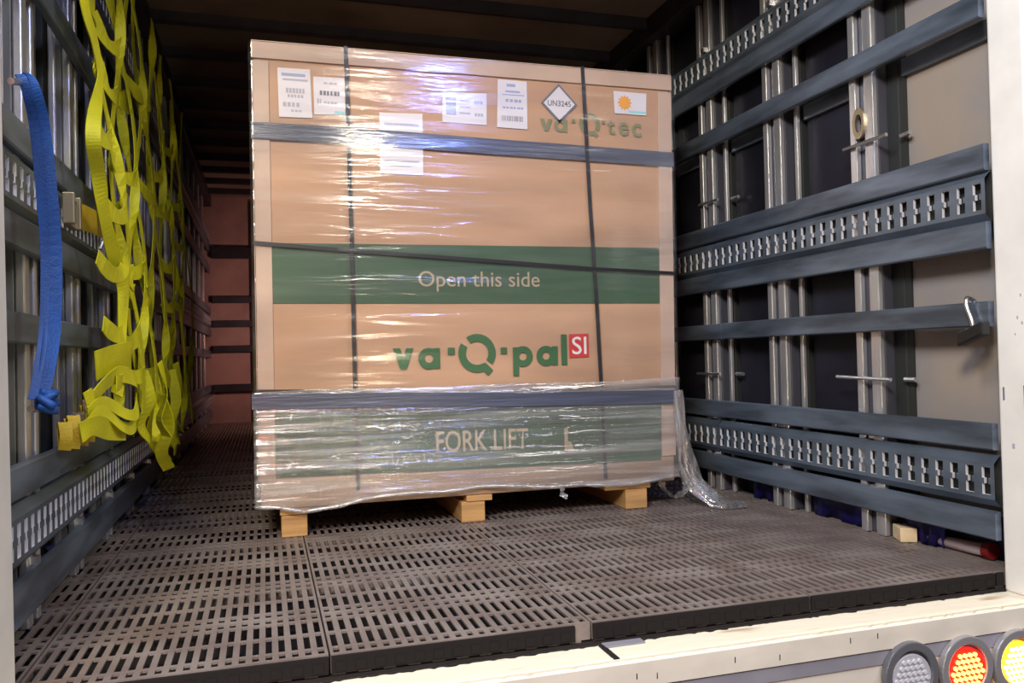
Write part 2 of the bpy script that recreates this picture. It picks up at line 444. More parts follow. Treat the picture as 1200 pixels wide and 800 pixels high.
wall_left, XWL = wall('left')
# locking pins across the posts, keyhole plate
PINA = (.035, 1.195); PINB = (.152, 1.228)
def pin(y0, z0, y1, z1, x, parent, r=.0065):
    MB().tube([(x, y0, z0), (x, lerp(y0, y1, .5), lerp(z0, z1, .5)), (x, y1, z1)], r, 8).build('locking_pin', PIN, parent, smooth=False)
pin(.59, 1.318, .385, 1.318, XR+.012, wall_right); pin(.385, 1.315, .345, 1.318, XR+.07, wall_right, .008)
pin(.66, .527, .40, .521, XR+.012, wall_right); pin(.40, .521, .355, .521, XR+.07, wall_right, .008)
pin(1.585, 1.306, 1.42, 1.303, XR+.012, wall_right); pin(1.40, 1.303, 1.345, 1.303, XR+.07, wall_right, .008)
pin(1.64, .523, 1.44, .525, XR+.012, wall_right); pin(1.40, .525, 1.345, .525, XR+.07, wall_right, .008)
pin(*PINA, *PINB, XL+.050, wall_left, .007); pin(.17, .538, .335, .532, XL+.045, wall_left, .008)
mb = MB()
N_ = 24; cy, cz, ry, rz = .522, 1.392, .028, .054
vs = []; fs = []
for x in (XR+.018, XR+.026):
    for sc in (1, .58):
        for k in range(N_):
            t = 2*math.pi*k/N_; vs.append((x, cy+ry*sc*math.cos(t), cz+rz*sc*math.sin(t)))
for k in range(N_):
    j = (k+1) % N_
    fs += [(k, j, N_+j, N_+k), (k, 2*N_+k, 2*N_+j, j), (N_+k, N_+j, 3*N_+j, 3*N_+k), (2*N_+k, 3*N_+k, 3*N_+j, 2*N_+j)]
mb.add(vs, fs).build('keyhole_plate', GOLD, wall_right)

# ------------------------------------------------------------------ back wall, ceiling
wall_back = structure(MB().box(-1.40, 1.36, LEN, LEN+.03, -.07, CZ).build('wall_back', BACKP))
for z0, z1 in ((1.70, 1.82), (1.24, 1.31), (.99, 1.06), (.73, .80), (.32, .40)):
    MB().box(-1.24, 1.19, LEN-.05, LEN-.002, z0, z1).build('slat', BEAM, wall_back, bevel=.004)
for x0, x1 in ((-.86, -.78), (-.1, .0), (.7, .78)):
    MB().box(x0, x1, LEN-.03, LEN-.001, .0, 2.3).build('wall_post', BEAM, wall_back)
ceiling = structure(MB().box(-1.40, 1.36, -.1, LEN, CZ, CZ+.03).build('ceiling', CEIL))
b0 = None
for k in range(15):
    y = .13+.475*k
    if b0 is None:
        b0 = MB().prism([(y-.028, CZ-.001), (y-.022, CZ-.045), (y-.010, CZ-.055), (y+.010, CZ-.055), (y+.022, CZ-.045), (y+.028, CZ-.001)], 'x', XL+.0, XR-.0).build('ceiling_beam', BEAM, ceiling, loc=(0, y, CZ))
    else: copy_at(b0, (0, y, CZ), ceiling)

# ------------------------------------------------------------------ rear frame
trim_1 = structure(MB().box(1.219, 1.36, -.115, .0, -.054, CZ+.1).build('trim_1', CREAM, bevel=.008, seg=3))
trim_2 = structure(MB().add([(-1.40, -.115, -.054), (-1.199, -.115, -.054), (-1.199, 0, -.054), (-1.40, 0, -.054), (-1.40, -.115, 2.45), (-1.224, -.115, 2.45), (-1.224, 0, 2.45), (-1.40, 0, 2.45)], [(0, 3, 2, 1), (4, 5, 6, 7), (0, 1, 5, 4), (1, 2, 6, 5), (2, 3, 7, 6), (3, 0, 4, 7)]).build('trim_2', CREAM, bevel=.008, seg=3))
# sticker corner and scuffs on the right jamb
for y0, y1, z0, z1 in ((-.082, -.112, .512, .516), (-.082, -.086, .455, .516), (-.082, -.112, .452, .456), (-.085, -.11, .405, .409)):
    MB().box(1.2175, 1.2195, y1, y0, z0, z1).build('sticker_frame', INK, trim_1)
for y, z, r in ((-.07, .70, .004), (-.062, .655, .003), (-.082, .76, .004), (-.045, .35, .007), (-.084, .685, .004)):
    MB().box(1.218, 1.2195, y-r*.6, y+r*.6, z-r, z+r).build('scuff_mark', INKL, trim_1, bevel=.0004)
MB().box(1.2165, 1.2195, -.022, -.018, .475, .510).build('scuff_mark', INK, trim_1)
# sill with worn, chipped lip in three lengths
trim_3 = structure(MB().prism([(-.100, -.0555), (-.106, -.064), (-.106, -.120), (.0, -.120), (.0, -.054), (-.09, -.054)], 'x', -1.5, 1.45).build('trim_3', SILL))
v = []; f = []; n = 220
for i in range(n+1):
    x = lerp(-1.3, 1.22, i/n); e = -.102-.0010*random.random()-(.002 if random.random() < .06 else 0)
    v += [(x, -.092, -.0528), (x, e, -.0545), (x, e, -.0625-.003*random.random()), (x, -.095, -.066)]
for i in range(n):
    for k in range(3): f.append((i*4+k, i*4+4+k, i*4+5+k, i*4+1+k))
MB().add(v, f).build('sill_lip', SILL, trim_3)
# small lashing plate recess in the sill
MB().box(.012, .112, -.030, .002, -.0535, -.0505).build('latch_plate', STRIPE, trim_3, bevel=.001)
MB().box(.000, .014, -.100, -.012, -.0536, -.0515).build('crack_seam', SUBF, trim_3)
v = []; f = []; n = 260; x0 = -1.3
for i in range(n+1):
    x = lerp(-1.3, 1.22, i/n)
    v += [(x, -.004, -.0525), (x, -.007-.009*random.random()*(1 if random.random() < .4 else .2), -.0532)]
for i in range(n): f.append((i*2, i*2+2, i*2+3, i*2+1))
MB().add(v, f).build('dirt_edge', SUBF, trim_3)
wall_rear = structure(MB().box(-1.5, 1.5, -.100, -.02, -.75, -.118).build('wall_rear', REAR))
MB().box(-1.5, 1.5, -.107, -.099, -.120, -.064).build('upper_panel', REAR, wall_rear, bevel=.001)
MB().box(-1.5, 1.5, -.1035, -.099, -.156, -.123).build('recess_shade_strip', STRIPE, wall_rear)  # grey colour stands in for shade in the recess step
for x, z in ((.30, -.09), (.42, -.10), (.05, -.095), (.62, -.085), (.70, -.083), (.10, -.10)):
    MB().box(x, x+.002, -.1078, -.1068, z-.006, z+.007).build('paint_chip', SUBF, wall_rear)

def lamp(x, z, label, lens, led, lit):
    t = thing('rear_lamp', label, 'lamp', (x, -.104, z), 'round rear lamps')
    MB().disc((x, z), .060, .082, -.122, -.1045, 36).build('bezel', BEZEL if lit == 0 else CHROME, t, bevel=.003)
    MB().disc((x, z-.010), 0, .062, -.118, -.105, 32).build('lens', lens, t, bevel=.003)
    mb = MB()
    for i in range(-3, 4):
        for j in range(-3, 4):
            px = (j+.5*(i % 2))*.0155; pz = i*.0145
            if px*px+pz*pz < .050**2:
                mb.disc((x+px, z-.010+pz), 0, .0056, -.1225, -.1175, 8)
    o = mb.build('led_cluster', led, t); o['kind'] = 'stuff'
    return t
lamp(.790, -.187, 'unlit clear round rear lamp with grey bezel, leftmost of three', LENSW, LEDW, 0)
lamp(.963, -.193, 'lit red round rear lamp between the clear and the amber lamp', LENSR, LEDR, 1)
lamp(1.131, -.197, 'lit amber round rear lamp under the right door post', LENSA, LEDA, 1)

# ------------------------------------------------------------------ pallet
D = 1.24; BX0, BX1 = -.757, .868; BXT = .892
pallet = thing('wooden_pallet', 'pale wooden pallet under the tall wrapped carton', 'pallet', (0, D+.6, 0))
for x0, x1 in ((-.686, -.596), (-.030, .062), (.648, .742)):
    MB().box(x0, x1, D+.0, D+1.15, 0.0, .078).build('stringer', WOOD, pallet, bevel=.003)
MB().box(-.690, -.590, D-.004, D+.09, .079, .100).build('deck_board', WOOD, pallet, bevel=.002)
for k in range(7):
    y = D+.001+k*.17
    a, b = ((-.700, .760) if k else (.0, .0))
    if k == 0:
        MB().box(-.010, .090, y-.006, y+.10, .079, .101).build('deck_board', WOOD, pallet, bevel=.002)
        MB().box(.56, .76, y+.004, y+.10, .079, .101).build('deck_board', WOOD, pallet, bevel=.002)
    else: MB().box(a, b, y, y+.10, .079, .101).build('deck_board', WOOD, pallet, bevel=.002)

# ------------------------------------------------------------------ carton
carton = thing('carton', 'tall shrink-wrapped brown carton with green printed bands on a wooden pallet', 'carton', ((BX0+BX1)/2, D+.6, .102))
def xr(z): return lerp(BX1, BXT, (z-.1)/1.67)
mb = MB()
zs = [.182, .6, 1.2, 1.767]; v = []; f = []
for z in zs: v += [(BX0+.002, D+.002, z), (xr(z)-.002, D+.002, z), (xr(z)-.002, D+1.18, z), (BX0+.002, D+1.18, z)]
for i in range(3):
    for k in range(4): f.append((i*4+k, i*4+(k+1) % 4, i*4+4+(k+1) % 4, i*4+4+k))
f += [(3, 2, 1, 0), (12, 13, 14, 15)]
mb.add(v, f).build('carton_body', CARD, carton, bevel=.006)
MB().box(BX0+.004, BX1+.0, D-.001, D+1.17, .102, .198).build('cardboard_skirt', CARD2, carton, bevel=.005)
def quad(name, pts, m, y=D-.001, parent=None, th=.0012):
    n = len(pts); vs = [(x, y-th, z) for x, z in pts]+[(x, y, z) for x, z in pts]
    fs = [tuple(range(n)), tuple(range(2*n-1, n-1, -1))]+[(i, n+i, n+(i+1) % n, (i+1) % n) for i in range(n)]
    return MB().add(vs, fs).build(name, m, parent or carton)
# edge boards (corner guards)
def guard(name, front, side):
    mb = MB(); mb.box(*front); mb.box(*side); return mb.build(name, GUARD, carton, bevel=.0015)
guard('edge_guard', (BX0-.004, BX0+.055, D-.006, D+.002, .205, 1.70), (BX0-.005, BX0+.001, D-.006, D+.06, .205, 1.70))
v = []
for z in (.205, 1.70):
    x = xr(z); v += [(x-.058, D-.006, z), (x+.004, D-.006, z), (x+.004, D+.06, z), (x-.002, D+.06, z), (x-.002, D+.0015, z), (x-.058, D+.0015, z)]
MB().add(v, [(i, (i+1) % 6, 6+(i+1) % 6, 6+i) for i in range(6)]+[(5, 4, 3, 2, 1, 0), (6, 7, 8, 9, 10, 11)]).build('edge_guard', GUARD, carton, bevel=.0012)
guard('edge_guard', (BX0-.004, BXT+.004, D-.008, D+.001, 1.708, 1.770), (BX0-.004, BXT+.004, D-.008, D+.06, 1.765, 1.772))
# printed bands
quad('printed_band', [(-.704, .834), (.818, .829), (.822, 1.056), (-.704, 1.049)], GREEN)
quad('printed_band', [(-.708, .212), (.808, .188), (.814, .425), (-.708, .442)], GREEN)

def text(name, body, x0, x1, z0, z1, m, bold=0.0, y=D-.0034, shear=0.0):
    cu = bpy.data.curves.new(name, 'FONT'); cu.body = body; cu.offset = bold; cu.resolution_u = 4
    ob = bpy.data.objects.new(name, cu); COL.objects.link(ob)
    bpy.context.view_layer.update()
    me = bpy.data.meshes.new_from_object(ob.evaluated_get(bpy.context.evaluated_depsgraph_get()))
    bpy.data.objects.remove(ob)
    xs = [q.co.x for q in me.vertices]; zs_ = [q.co.y for q in me.vertices]
    ax, bx_, az, bz = min(xs), max(xs), min(zs_), max(zs_); base = wloc(carton)
    for q in me.vertices:
        X_ = lerp(x0, x1, (q.co.x-ax)/(bx_-ax)); Z_ = lerp(z0, z1, (q.co.y-az)/(bz-az))+shear*(X_-x0)
        q.co = Vector((X_, y, Z_))-base
    me.materials.clear(); me.materials.append(m); me.name = name
    o = bpy.data.objects.new(name, me); COL.objects.link(o); o.parent = carton
    return o
text('lettering', 'Open this side', -.177, .302, .876, .953, TAN, .004)
def flat(name, polys, m, y=D-.0034):
    mb = MB()
    for p in polys: mb.add([(x, y-.0002*i*0, z) for i, (x, z) in enumerate(p)], [tuple(range(len(p)))])
    return mb.build(name, m, carton)
def bowl(cx, cz, r, wd, bar, m, dy=0.0):
    """round letter bowl joined to a stem: bar = (x0, x1, z0, z1)"""
    n = 32; v = []; f = []; y = D-.0034-dy
    for i in range(n):
        t = 2*math.pi*i/n
        for q in (r-wd, r): v.append((cx+q*math.cos(t), y, cz+q*math.sin(t)))
    for i in range(n):
        j = (i+1) % n; f.append((2*i, 2*i+1, 2*j+1, 2*j))
    x0, x1, z0, z1 = bar; o = len(v); yy = y-.0003
    v += [(x0, yy, z0), (x1, yy, z0), (x1, yy, z1), (x0, yy, z1)]; f.append((o, o+1, o+2, o+3))
    q = [(x0, y, z0), (x1, y, z0), (x1, y, z1), (x0, y, z1)]; v += q
    f += [(o, o+4, o+5, o+1), (o+1, o+5, o+6, o+2), (o+2, o+6, o+7, o+3), (o+3, o+7, o+4, o)]
    return MB().add(v, f).build('lettering', m, carton)
flat('lettering', [[(-.279, .665), (-.251, .665), (-.240, .632), (-.228, .665), (-.200, .665), (-.228, .586), (-.252, .586)]], GREENL)
bowl(-.1430, .6245, .0405, .0245, (-.1245, -.101, .586, .6635), GREENL)
bowl(.2265, .6240, .0400, .0245, (.186, .2095, .549, .660), GREENL)
bowl(.3215, .6240, .0395, .0245, (.3455, .370, .587, .661), GREENL)
flat('lettering', [[(.385, .587), (.409, .587), (.409, .707), (.385, .707)]], GREENL)
def sq(cx, cz, h, m): return quad('lettering', [(cx-h, cz-h), (cx+h, cz-h), (cx+h, cz+h), (cx-h, cz+h)], m, D-.0024)
sq(-.057, .650, .0135, GREENL); sq(.150, .648, .0125, GREENL)
def ring_q(cx, cz, r, wd, m, y=D-.0034):
    mb = MB(); m0 = MB()
    def arc(mb, a0, a1):
        n = 24; vs = []; fs = []
        for i in range(n+1):
            t = math.radians(lerp(a0, a1, i/n))
            vs += [(cx+(r-wd)*math.cos(t), y, cz+(r-wd)*math.sin(t)), (cx+r*math.cos(t), y, cz+r*math.sin(t))]
        for i in range(n): fs.append((2*i, 2*i+1, 2*i+3, 2*i+2))
        mb.add(vs, fs)
    arc(m0, -36, 124); m0.build('lettering', m, carton); arc(mb, 148, 302)
    c = math.cos(math.radians(-45)); ux, uz = c, -c; px, pz = c, c; h = wd*.5
    s0, s1 = r*.72, r*1.22; ox = cx-.0*r; oz = cz-.02*r
    mb.add([(ox+ux*a+px*b-.16*r, y-.0004, oz+uz*a+pz*b-.16*r) for a, b in ((s0*.86, -h), (s1, -h), (s1, h), (s0*.86, h))], [(0, 1, 2, 3)])
    return mb.build('lettering', m, carton)
ring_q(.0435, .6405, .0735, .0290, GREENL)
quad('red_badge', [(.420, .614), (.502, .616), (.502, .709), (.420, .707)], REDP)
text('lettering', 'SI', .431, .492, .627, .697, WHITEP, .006, y=D-.0042)
flat('lettering', [[(.319, 1.558), (.336, 1.558), (.345, 1.532), (.354, 1.558), (.371, 1.558), (.352, 1.510), (.338, 1.510)]], GREENF)
bowl(.404, 1.534, .0255, .013, (.420, .433, 1.509, 1.559), GREENF)
text('lettering', 't', .606, .640, 1.511, 1.570, GREENF, .02)
text('lettering', 'e', .655, .700, 1.509, 1.564, GREENF, .02)
text('lettering', 'c', .714, .756, 1.507, 1.562, GREENF, .02)
sq(.460, 1.556, .007, GREENF); sq(.590, 1.559, .007, GREENF)
ring_q(.529, 1.547, .045, .017, GREENF)
text('lettering', 'FORK LIFT', -.122, .240, .270, .351, TAN, .006, shear=-.012)
quad('lettering', [(.390, .250), (.404, .250), (.404, .338), (.390, .338)], TAN, D-.0024)
quad('lettering', [(.404, .250), (.430, .250), (.416, .285), (.404, .285)], TAN, D-.0024)
# paper labels
YL = D-.0022
def label(pts, lines):
    o = quad('paper_label', pts, PAPER, YL)
    (x0, z1), (x1, _), _, (_, z0) = pts
    for a, b, c, e, m in lines:                       # fractions of the sheet
        X0, X1, Z0, Z1 = lerp(x0, x1, a), lerp(x0, x1, b), lerp(z0, z1, c), lerp(z0, z1, e)
        q = MB().box(X0, X1, YL-.0018, YL-.0010, Z0, Z1).build('print_line', m, o)
    return o
def words(x0, x1, c, e, n, m):
    g = (x1-x0)/n; return [(x0+g*i, x0+g*(i+random.uniform(.55, .82)), c, e, m) for i in range(n)]
label([(-.672, 1.680), (-.558, 1.681), (-.553, 1.505), (-.669, 1.502)],
      [(.12, .85, .84, .90, INKB), (.15, .92, .75, .79, INKL)]+words(.25, .85, .50, .60, 6, INKL)+words(.3, .8, .41, .47, 5, INKL)+words(.15, .7, .22, .31, 4, INKL)+words(.4, .75, .12, .16, 3, INKL))
label([(-.547, 1.657), (-.425, 1.660), (-.424, 1.524), (-.546, 1.519)],
      words(.3, .75, .82, .87, 3, INKL)+words(.18, .80, .52, .64, 6, INK)+words(.3, .7, .30, .36, 4, INKL)+[(.6, .9, .05, .12, CYAN)]+words(.1, .25, .3, .42, 2, INKL))
label([(-.310, 1.541), (-.148, 1.546), (-.150, 1.314), (-.312, 1.314)],
      [(.1, .9, .80, .84, INKL), (.1, .9, .20, .23, INKL), (.1, .7, .12, .14, INKL)])
label([(-.071, 1.638), (.104, 1.640), (.102, 1.518), (-.072, 1.520)],
      [(.08, .30, .25, .80, INKL), (.38, .62, .70, .75, INKL), (.38, .62, .50, .55, INKL), (.38, .62, .30, .35, INKL)]+words(.72, .92, .65, .75, 3, INKB)+words(.72, .92, .25, .35, 3, INKL))
label([(.150, 1.700), (.268, 1.699), (.267, 1.511), (.143, 1.513)],
      [(.3, .6, .86, .92, INKB), (.25, .75, .74, .78, INKB), (.15, .9, .68, .70, INKB)]+words(.25, .85, .54, .60, 4, INKB)+words(.15, .9, .40, .44, 6, INKB)+[(.1+i*.045, .1+i*.045+random.uniform(.012, .03), .14, .25, INK) for i in range(17)])
q = quad('hazard_diamond', [(.401, 1.701), (.325, 1.621), (.401, 1.544), (.478, 1.621)], INK, YL)
quad('diamond_face', [(.401, 1.689), (.336, 1.621), (.401, 1.556), (.467, 1.621)], PAPER, YL-.0013, q)
def reparent(o, p):
    o.parent = p; 
    dv = wloc(p)-wloc(carton)
    o.location = -dv; return o
reparent(text('lettering', 'UN3245', .352, .450, 1.610, 1.633, INK, .012, y=YL-.0032), q)
sl = label([(.636, 1.689), (.783, 1.688), (.780, 1.600), (.640, 1.598)], [(.45, .97, .05, .16, CYAN), (.45, .97, .0, .05, WHITEP)])
mbs = MB(); mbs.disc((.684, 1.644), 0, .022, YL-.0030, YL-.0012, 20)
for k in range(12):
    t = 2*math.pi*k/12; c, s_ = math.cos(t), math.sin(t); 
    P = lambda r, o_: (.684+c*r-s_*o_, YL-.0025, 1.644+s_*r+c*o_)
    mbs.add([P(.021, -.006), P(.033, 0), P(.021, .006)], [(0, 1, 2)])
mbs.build('sun_mark', ORANGE, sl)

# ------------------------------------------------------------------ straps round the load
def bands(name, pts, half, m, label, cat, y=D-.0105, th=.0015, group=None, vertical=False):
    v = []; f = []
    n = len(pts)
    for x, z in pts:
        if vertical: v += [(x-half, y, z), (x+half, y, z), (x+half, y-th, z), (x-half, y-th, z)]
        else: v += [(x, y, z-half), (x, y, z+half), (x, y-th, z+half), (x, y-th, z-half)]
    for i in range(n-1):
        for k in range(4): f.append((i*4+k, i*4+(k+1) % 4, i*4+4+(k+1) % 4, i*4+4+k))
    f += [(3, 2, 1, 0), (4*n-4, 4*n-3, 4*n-2, 4*n-1)]
    mb = MB().add(v, f)
    if vertical:
        x, z = pts[0]; mb.box(x-half, x+half, y-th, D+1.19, z, z+th)
        mb.box(x-half, x+half, D+1.185, D+1.19, pts[-1][1], z)
    else:
        for (x, z), sg in ((pts[0], -1), (pts[-1], 1)):
            mb.box(min(x, x+sg*.002), max(x, x+sg*.002), y-th, D+1.19, z-half, z+half)
    o = mb.build(name, m, carton); o['label'] = label
    return o
bands('strapping_band', [(-.430, 1.7735), (-.422, 1.04), (-.420, .57), (-.416, .15)], .0075, BAND, 'black vertical strapping band on the carton, left of the two', 'strap', vertical=True, y=D-.012)
bands('strapping_band', [(.500, 1.7735), (.518, 1.22), (.535, .864), (.547, .506), (.557, .13)], .0075, BAND, 'black vertical strapping band on the carton, crossing near the diamond label', 'strap', vertical=True, y=D-.012)
bands('strapping_band', [(BX0-.006, 1.047), (-.422, 1.024), (.055, .996), (.512, .967), (.885, .951)], .0065, BAND, 'thin black horizontal strapping band sloping across the upper green stripe', 'strap', y=D-.0135)
bands('strapping_band', [(BX0-.006, .523), (-.3, .508), (0, .496), (.5, .49), (.878, .486)], .006, BAND, 'thin black horizontal strapping band just above the lower dark tape', 'strap', y=D-.0135)
bands('tape_band', [(BX0-.007, 1.447), (-.4, 1.447), (.1, 1.435), (.5, 1.428), (.894, 1.420)], .030, TAPE, 'broad dark blue-grey tape around the carton, below the paper labels', 'tape', y=D-.0095, th=.001)
bands('tape_band', [(BX0-.020, .487), (-.3, .476), (.1, .462), (.5, .452), (.890, .445)], .027, TAPE, 'broad dark blue-grey tape around the carton, above the lifting text', 'tape', y=D-.0225, th=.001)

# ------------------------------------------------------------------ stretch film
BOTX = [-.78, -.70, -.61, -.52, -.41, -.22, 0, .24, .52, .70, .88]
BOTZ = [.120, .110, .086, .100, .120, .127, .134, .124, .106, .108, .122]
def sheet(name, ztop, zbot, m, nx, nz, seed, amp, parent, pad):
    rnd = random.Random(seed); v = []; f = []
    cols = [(BX0-pad, D+1.0-i*.25, -1, 0) for i in range(4)]
    for i in range(nx+1):
        cols.append((lerp(BX0-pad, BX1+pad, i/nx), D-pad, 0, -1))
    cols += [(BX1+pad, D+.25+i*.25, 1, 0) for i in range(4)]
    ridges = [(rnd.uniform(-.9, 1), rnd.uniform(0, 1), rnd.uniform(.15, .7), rnd.uniform(-.03, .03), rnd.uniform(.006, .016), rnd.uniform(.3, 1)) for _ in range(46)]
    for (x, y, nx_, ny_) in cols:
        zb = zbot if zbot is not None else interp(x, BOTX, BOTZ)
        zt = ztop+.004*math.sin(x*9)
        for j in range(nz+1):
            z = lerp(zb, zt, j/nz); h = 0
            xx = x if nx_ == 0 else x+(D-y)*.3
            for rx, rz, rl, rs, rw, ra in ridges:
                dz = z-(zbot if zbot is not None else .11)-rz*(ztop-(zbot or .11))-rs*(xx-rx)
                if abs(dz) < 3*rw: h += ra*math.exp(-(dz/rw)**2-((xx-rx)/rl)**2)
            px = x+(xr(z)-BX1)*max(0, (x-BX0)/(BX1-BX0))
            v.append((px+nx_*h*amp, y+ny_*h*amp, z))
    n = nz+1
    for i in range(len(cols)-1):
        for j in range(nz): f.append((i*n+j, i*n+n+j, i*n+n+j+1, i*n+j+1))
    o = MB().add(v, f).build(name, m, parent, smooth=True)
    return o
film = sheet('stretch_film', .520, None, FILM_LO, 150, 80, 3, .0035, carton, .0175); film['label'] = 'many layers of wrinkled clear stretch film around the foot'
upper = sheet('stretch_film', 1.764, .46, FILM_UP, 120, 110, 5, .003, carton, .0145); upper['label'] = 'thin clear stretch film over the upper carton'
# rope-like gathered lower edge
pts = [(x, D-.020+.004*math.sin(x*31), interp(x, BOTX, BOTZ)+.004*math.sin(x*17)) for x in [lerp(BX0-.02, BX1+.02, i/90) for i in range(91)]]
MB().tube(pts, [.006+.0035*abs(math.sin(i*.7)) for i in range(91)], 6).build('rolled_edge', FILM_TAIL, film, smooth=True)
# tail hanging off the right corner down to the floor
path = spline([(.872, 1.215, .47), (.880, 1.20, .33), (.893, 1.19, .20), (.925, 1.18, .10), (.985, 1.15, .035), (1.05, 1.12, .012), (1.105, 1.10, .006)], 7)
rnd = random.Random(4); v = []; f = []; nc = 15
for i, p in enumerate(path):
    t = i/(len(path)-1); wdt = interp(t, [0, .2, .5, .75, 1], [.030, .062, .10, .11, .055])
    d = (path[min(i+1, len(path)-1)]-path[max(i-1, 0)]).normalized()
    a = Vector((1, .25, 0)); a = (a-d*a.dot(d)).normalized()
    if t > .7: a = a.lerp(Vector((.3, 1, 0)), (t-.7)/.3*.5).normalized()
    nn = d.cross(a)
    for k in range(nc):
        u = k/(nc-1)-.5
        off = .012*math.sin(k*1.9+t*5)+.007*math.sin(k*4.1+t*13+1)
        q = p+a*u*wdt*(1+.15*math.sin(t*17+k))+nn*off
        q.z = max(q.z, .003); v.append(q)
for i in range(len(path)-1):
    for k in range(nc-1): f.append((i*nc+k, i*nc+k+1, i*nc+nc+k+1, i*nc+nc+k))
MB().add(v, f).build('film_tail', FILM_TAIL, film, smooth=True)
path = spline([(.862, 1.215, .17), (.888, 1.19, .13), (.880, 1.18, .07), (.835, 1.185, .045), (.800, 1.20, .075), (.79, 1.215, .11)], 7)
v = []; f = []
for i, p in enumerate(path):
    for k in range(7):
        v.append(p+Vector((.006*math.sin(k*2+i*.6), (k/6-.5)*.05, .005*math.sin(k*1.7+i))))
for i in range(len(path)-1):
    for k in range(6): f.append((i*7+k, i*7+k+1, i*7+8+k, i*7+7+k))
MB().add(v, f).build('film_loop', FILM_TAIL, film, smooth=True)
# torn wisp under the skirt
MB().ribbon([(.36, D-.02, .125), (.37, D-.025, .10), (.365, D-.02, .085), (.39, D-.02, .07)], (1, .3, 0), .022, .001).build('film_wisp', FILM_TAIL, film)

# ------------------------------------------------------------------ cargo net
net = thing('cargo_net', 'yellow webbing cargo net hanging bunched along the left wall', 'net', (-1.17, 1.3, .3))
rnd = random.Random(11)
NY = [.60, .80, .95, 1.10, 1.28, 1.47, 1.68, 1.90, 2.14, 2.40, 2.70, 3.0, 3.3]
def npath(j, z):
    base = NY[j]; t = max(0, min(1, (2.05-z)/1.6))
    y = base+.22*t*(1 if j < 4 else .3)+.05*math.sin(z*6.0+j*1.9)
    x = -1.185+.045*t+.022*math.sin(z*5.3+j*2.3)
    return Vector((x, y, z))
ZB = [.50, .48, .46, .44, .40, .34, .26, .24, .22, .24, .28, .3, .32]
for j in range(len(NY)):
    if j == 0:
        path = spline([(-1.19, .56, 2.05), (-1.18, .60, 1.75), (-1.18, .62, 1.60), (-1.17, .69, 1.53), (-1.165, .745, 1.45), (-1.165, .70, 1.37), (-1.165, .645, 1.30), (-1.165, .63, 1.23), (-1.165, .70, 1.15), (-1.165, .77, 1.06), (-1.16, .88, .96), (-1.15, .97, .87), (-1.15, .96, .75), (-1.15, .92, .62), (-1.15, .84, .54)], 9)
        kz = [-2.05, -1.66, -1.56, -1.42, -1.34, -1.24, -1.14, -1.06, -.98, -.86, -.7, -.5]
        ka = [1.2, 1.1, 1.30, 1.45, 1.0, .30, .45, 1.15, .7, .75, 1.2, .9]
        sm = lambda t: interp(-t, kz, ka)
        angs = [sum(sm(p.z+d*.012) for d in range(-3, 4))/7 for p in path]
    else:
        path = [npath(j, lerp(2.08, ZB[j], i/46)) for i in range(47)]
        ph = rnd.uniform(0, 6); fr = rnd.uniform(7, 11)
        angs = [1.46-1.0*max(0, math.sin(p.z*fr+ph))**4 for p in path]
    dirs = [(math.cos(a), math.sin(a), 0) for a in angs]
    MB().ribbon(path, dirs, .038 if j == 0 else .034, .003).build('net_strap', YELLOW, net)
ZL = [1.66, 1.475, 1.30, 1.10, .92, .74, .58]
for j in range(len(NY)-1):
    for z in ZL:
        if j >= 2 and rnd.random() < .52: continue
        zz = z+rnd.uniform(-.05, .05)*(0.2 if j == 0 else 1); sag = rnd.uniform(.01, .06)
        if j == 0 and z > 1.0:
            y0 = {1.66: .60, 1.475: .72, 1.30: .64, 1.10: .745}[z]; a = Vector((-1.175, y0, zz+.0))
        else: a = npath(j, zz)
        b = npath(j+1, zz+rnd.uniform(-.03, .06))
        p = []
        for i in range(9):
            t = i/8; q = a.lerp(b, t); q.z -= sag*4*t*(1-t); q.x += .010*math.sin(math.pi*t) ; p.append(q)
        MB().ribbon(p, [(.25*math.sin(i*.8+j), 0.0, 1) for i in range(9)], .046, .003).build('net_cross_strap', YELLOW, net)
# slack gathered at the foot of the net
def loop(pts, wd, tilt, m=YELLOW, nm='net_slack'):
    path = spline(pts, 6); n = len(path)
    MB().ribbon(path, [(.3*math.sin(i*.16+tilt), .1*math.cos(i*.15), 1) for i in range(n)], wd, .003).build(nm, m, net)
loop([(-1.185, .73, .625), (-1.16, .83, .645), (-1.13, .93, .655), (-1.14, 1.04, .63)], .085, .2)
loop([(-1.19, .66, .52), (-1.16, .72, .575), (-1.14, .84, .60), (-1.12, .95, .585), (-1.13, 1.08, .56), (-1.14, 1.18, .55)], .050, 1.0)
loop([(-1.19, .64, .50), (-1.16, .70, .525), (-1.12, .80, .485), (-1.11, .92, .478), (-1.12, 1.02, .515), (-1.14, 1.12, .53)], .034, 2.0)
loop([(-1.19, .62, .462), (-1.16, .69, .50), (-1.13, .77, .455), (-1.12, .88, .436), (-1.12, 1.0, .448), (-1.14, 1.13, .48)], .038, 2.6)
loop([(-1.20, .60, .450), (-1.175, .65, .465), (-1.15, .73, .445), (-1.13, .85, .432)], .055, .4)
loop([(-1.19, .64, .56), (-1.185, .66, .52), (-1.185, .665, .47), (-1.19, .66, .44)], .030, 1.4)
for k in range(9):
    y = 1.25+k*.13+rnd.uniform(-.04, .04); zt = rnd.uniform(.50, .66); zb = rnd.uniform(.22, .32) if k > 1 else .36
    x = -1.14+rnd.uniform(-.04, .05)
    path = spline([(x, y, zt), (x+.02, y+.03, lerp(zt, zb, .4)), (x-.01, y+.05, lerp(zt, zb, .75)), (x+.01, y+.10, zb)], 5)
    MB().ribbon(path, [(math.cos(.3+.08*i+k), math.sin(.3+.08*i+k), .1) for i in range(len(path))], .045, .003).build('net_slack', YELLOW, net)

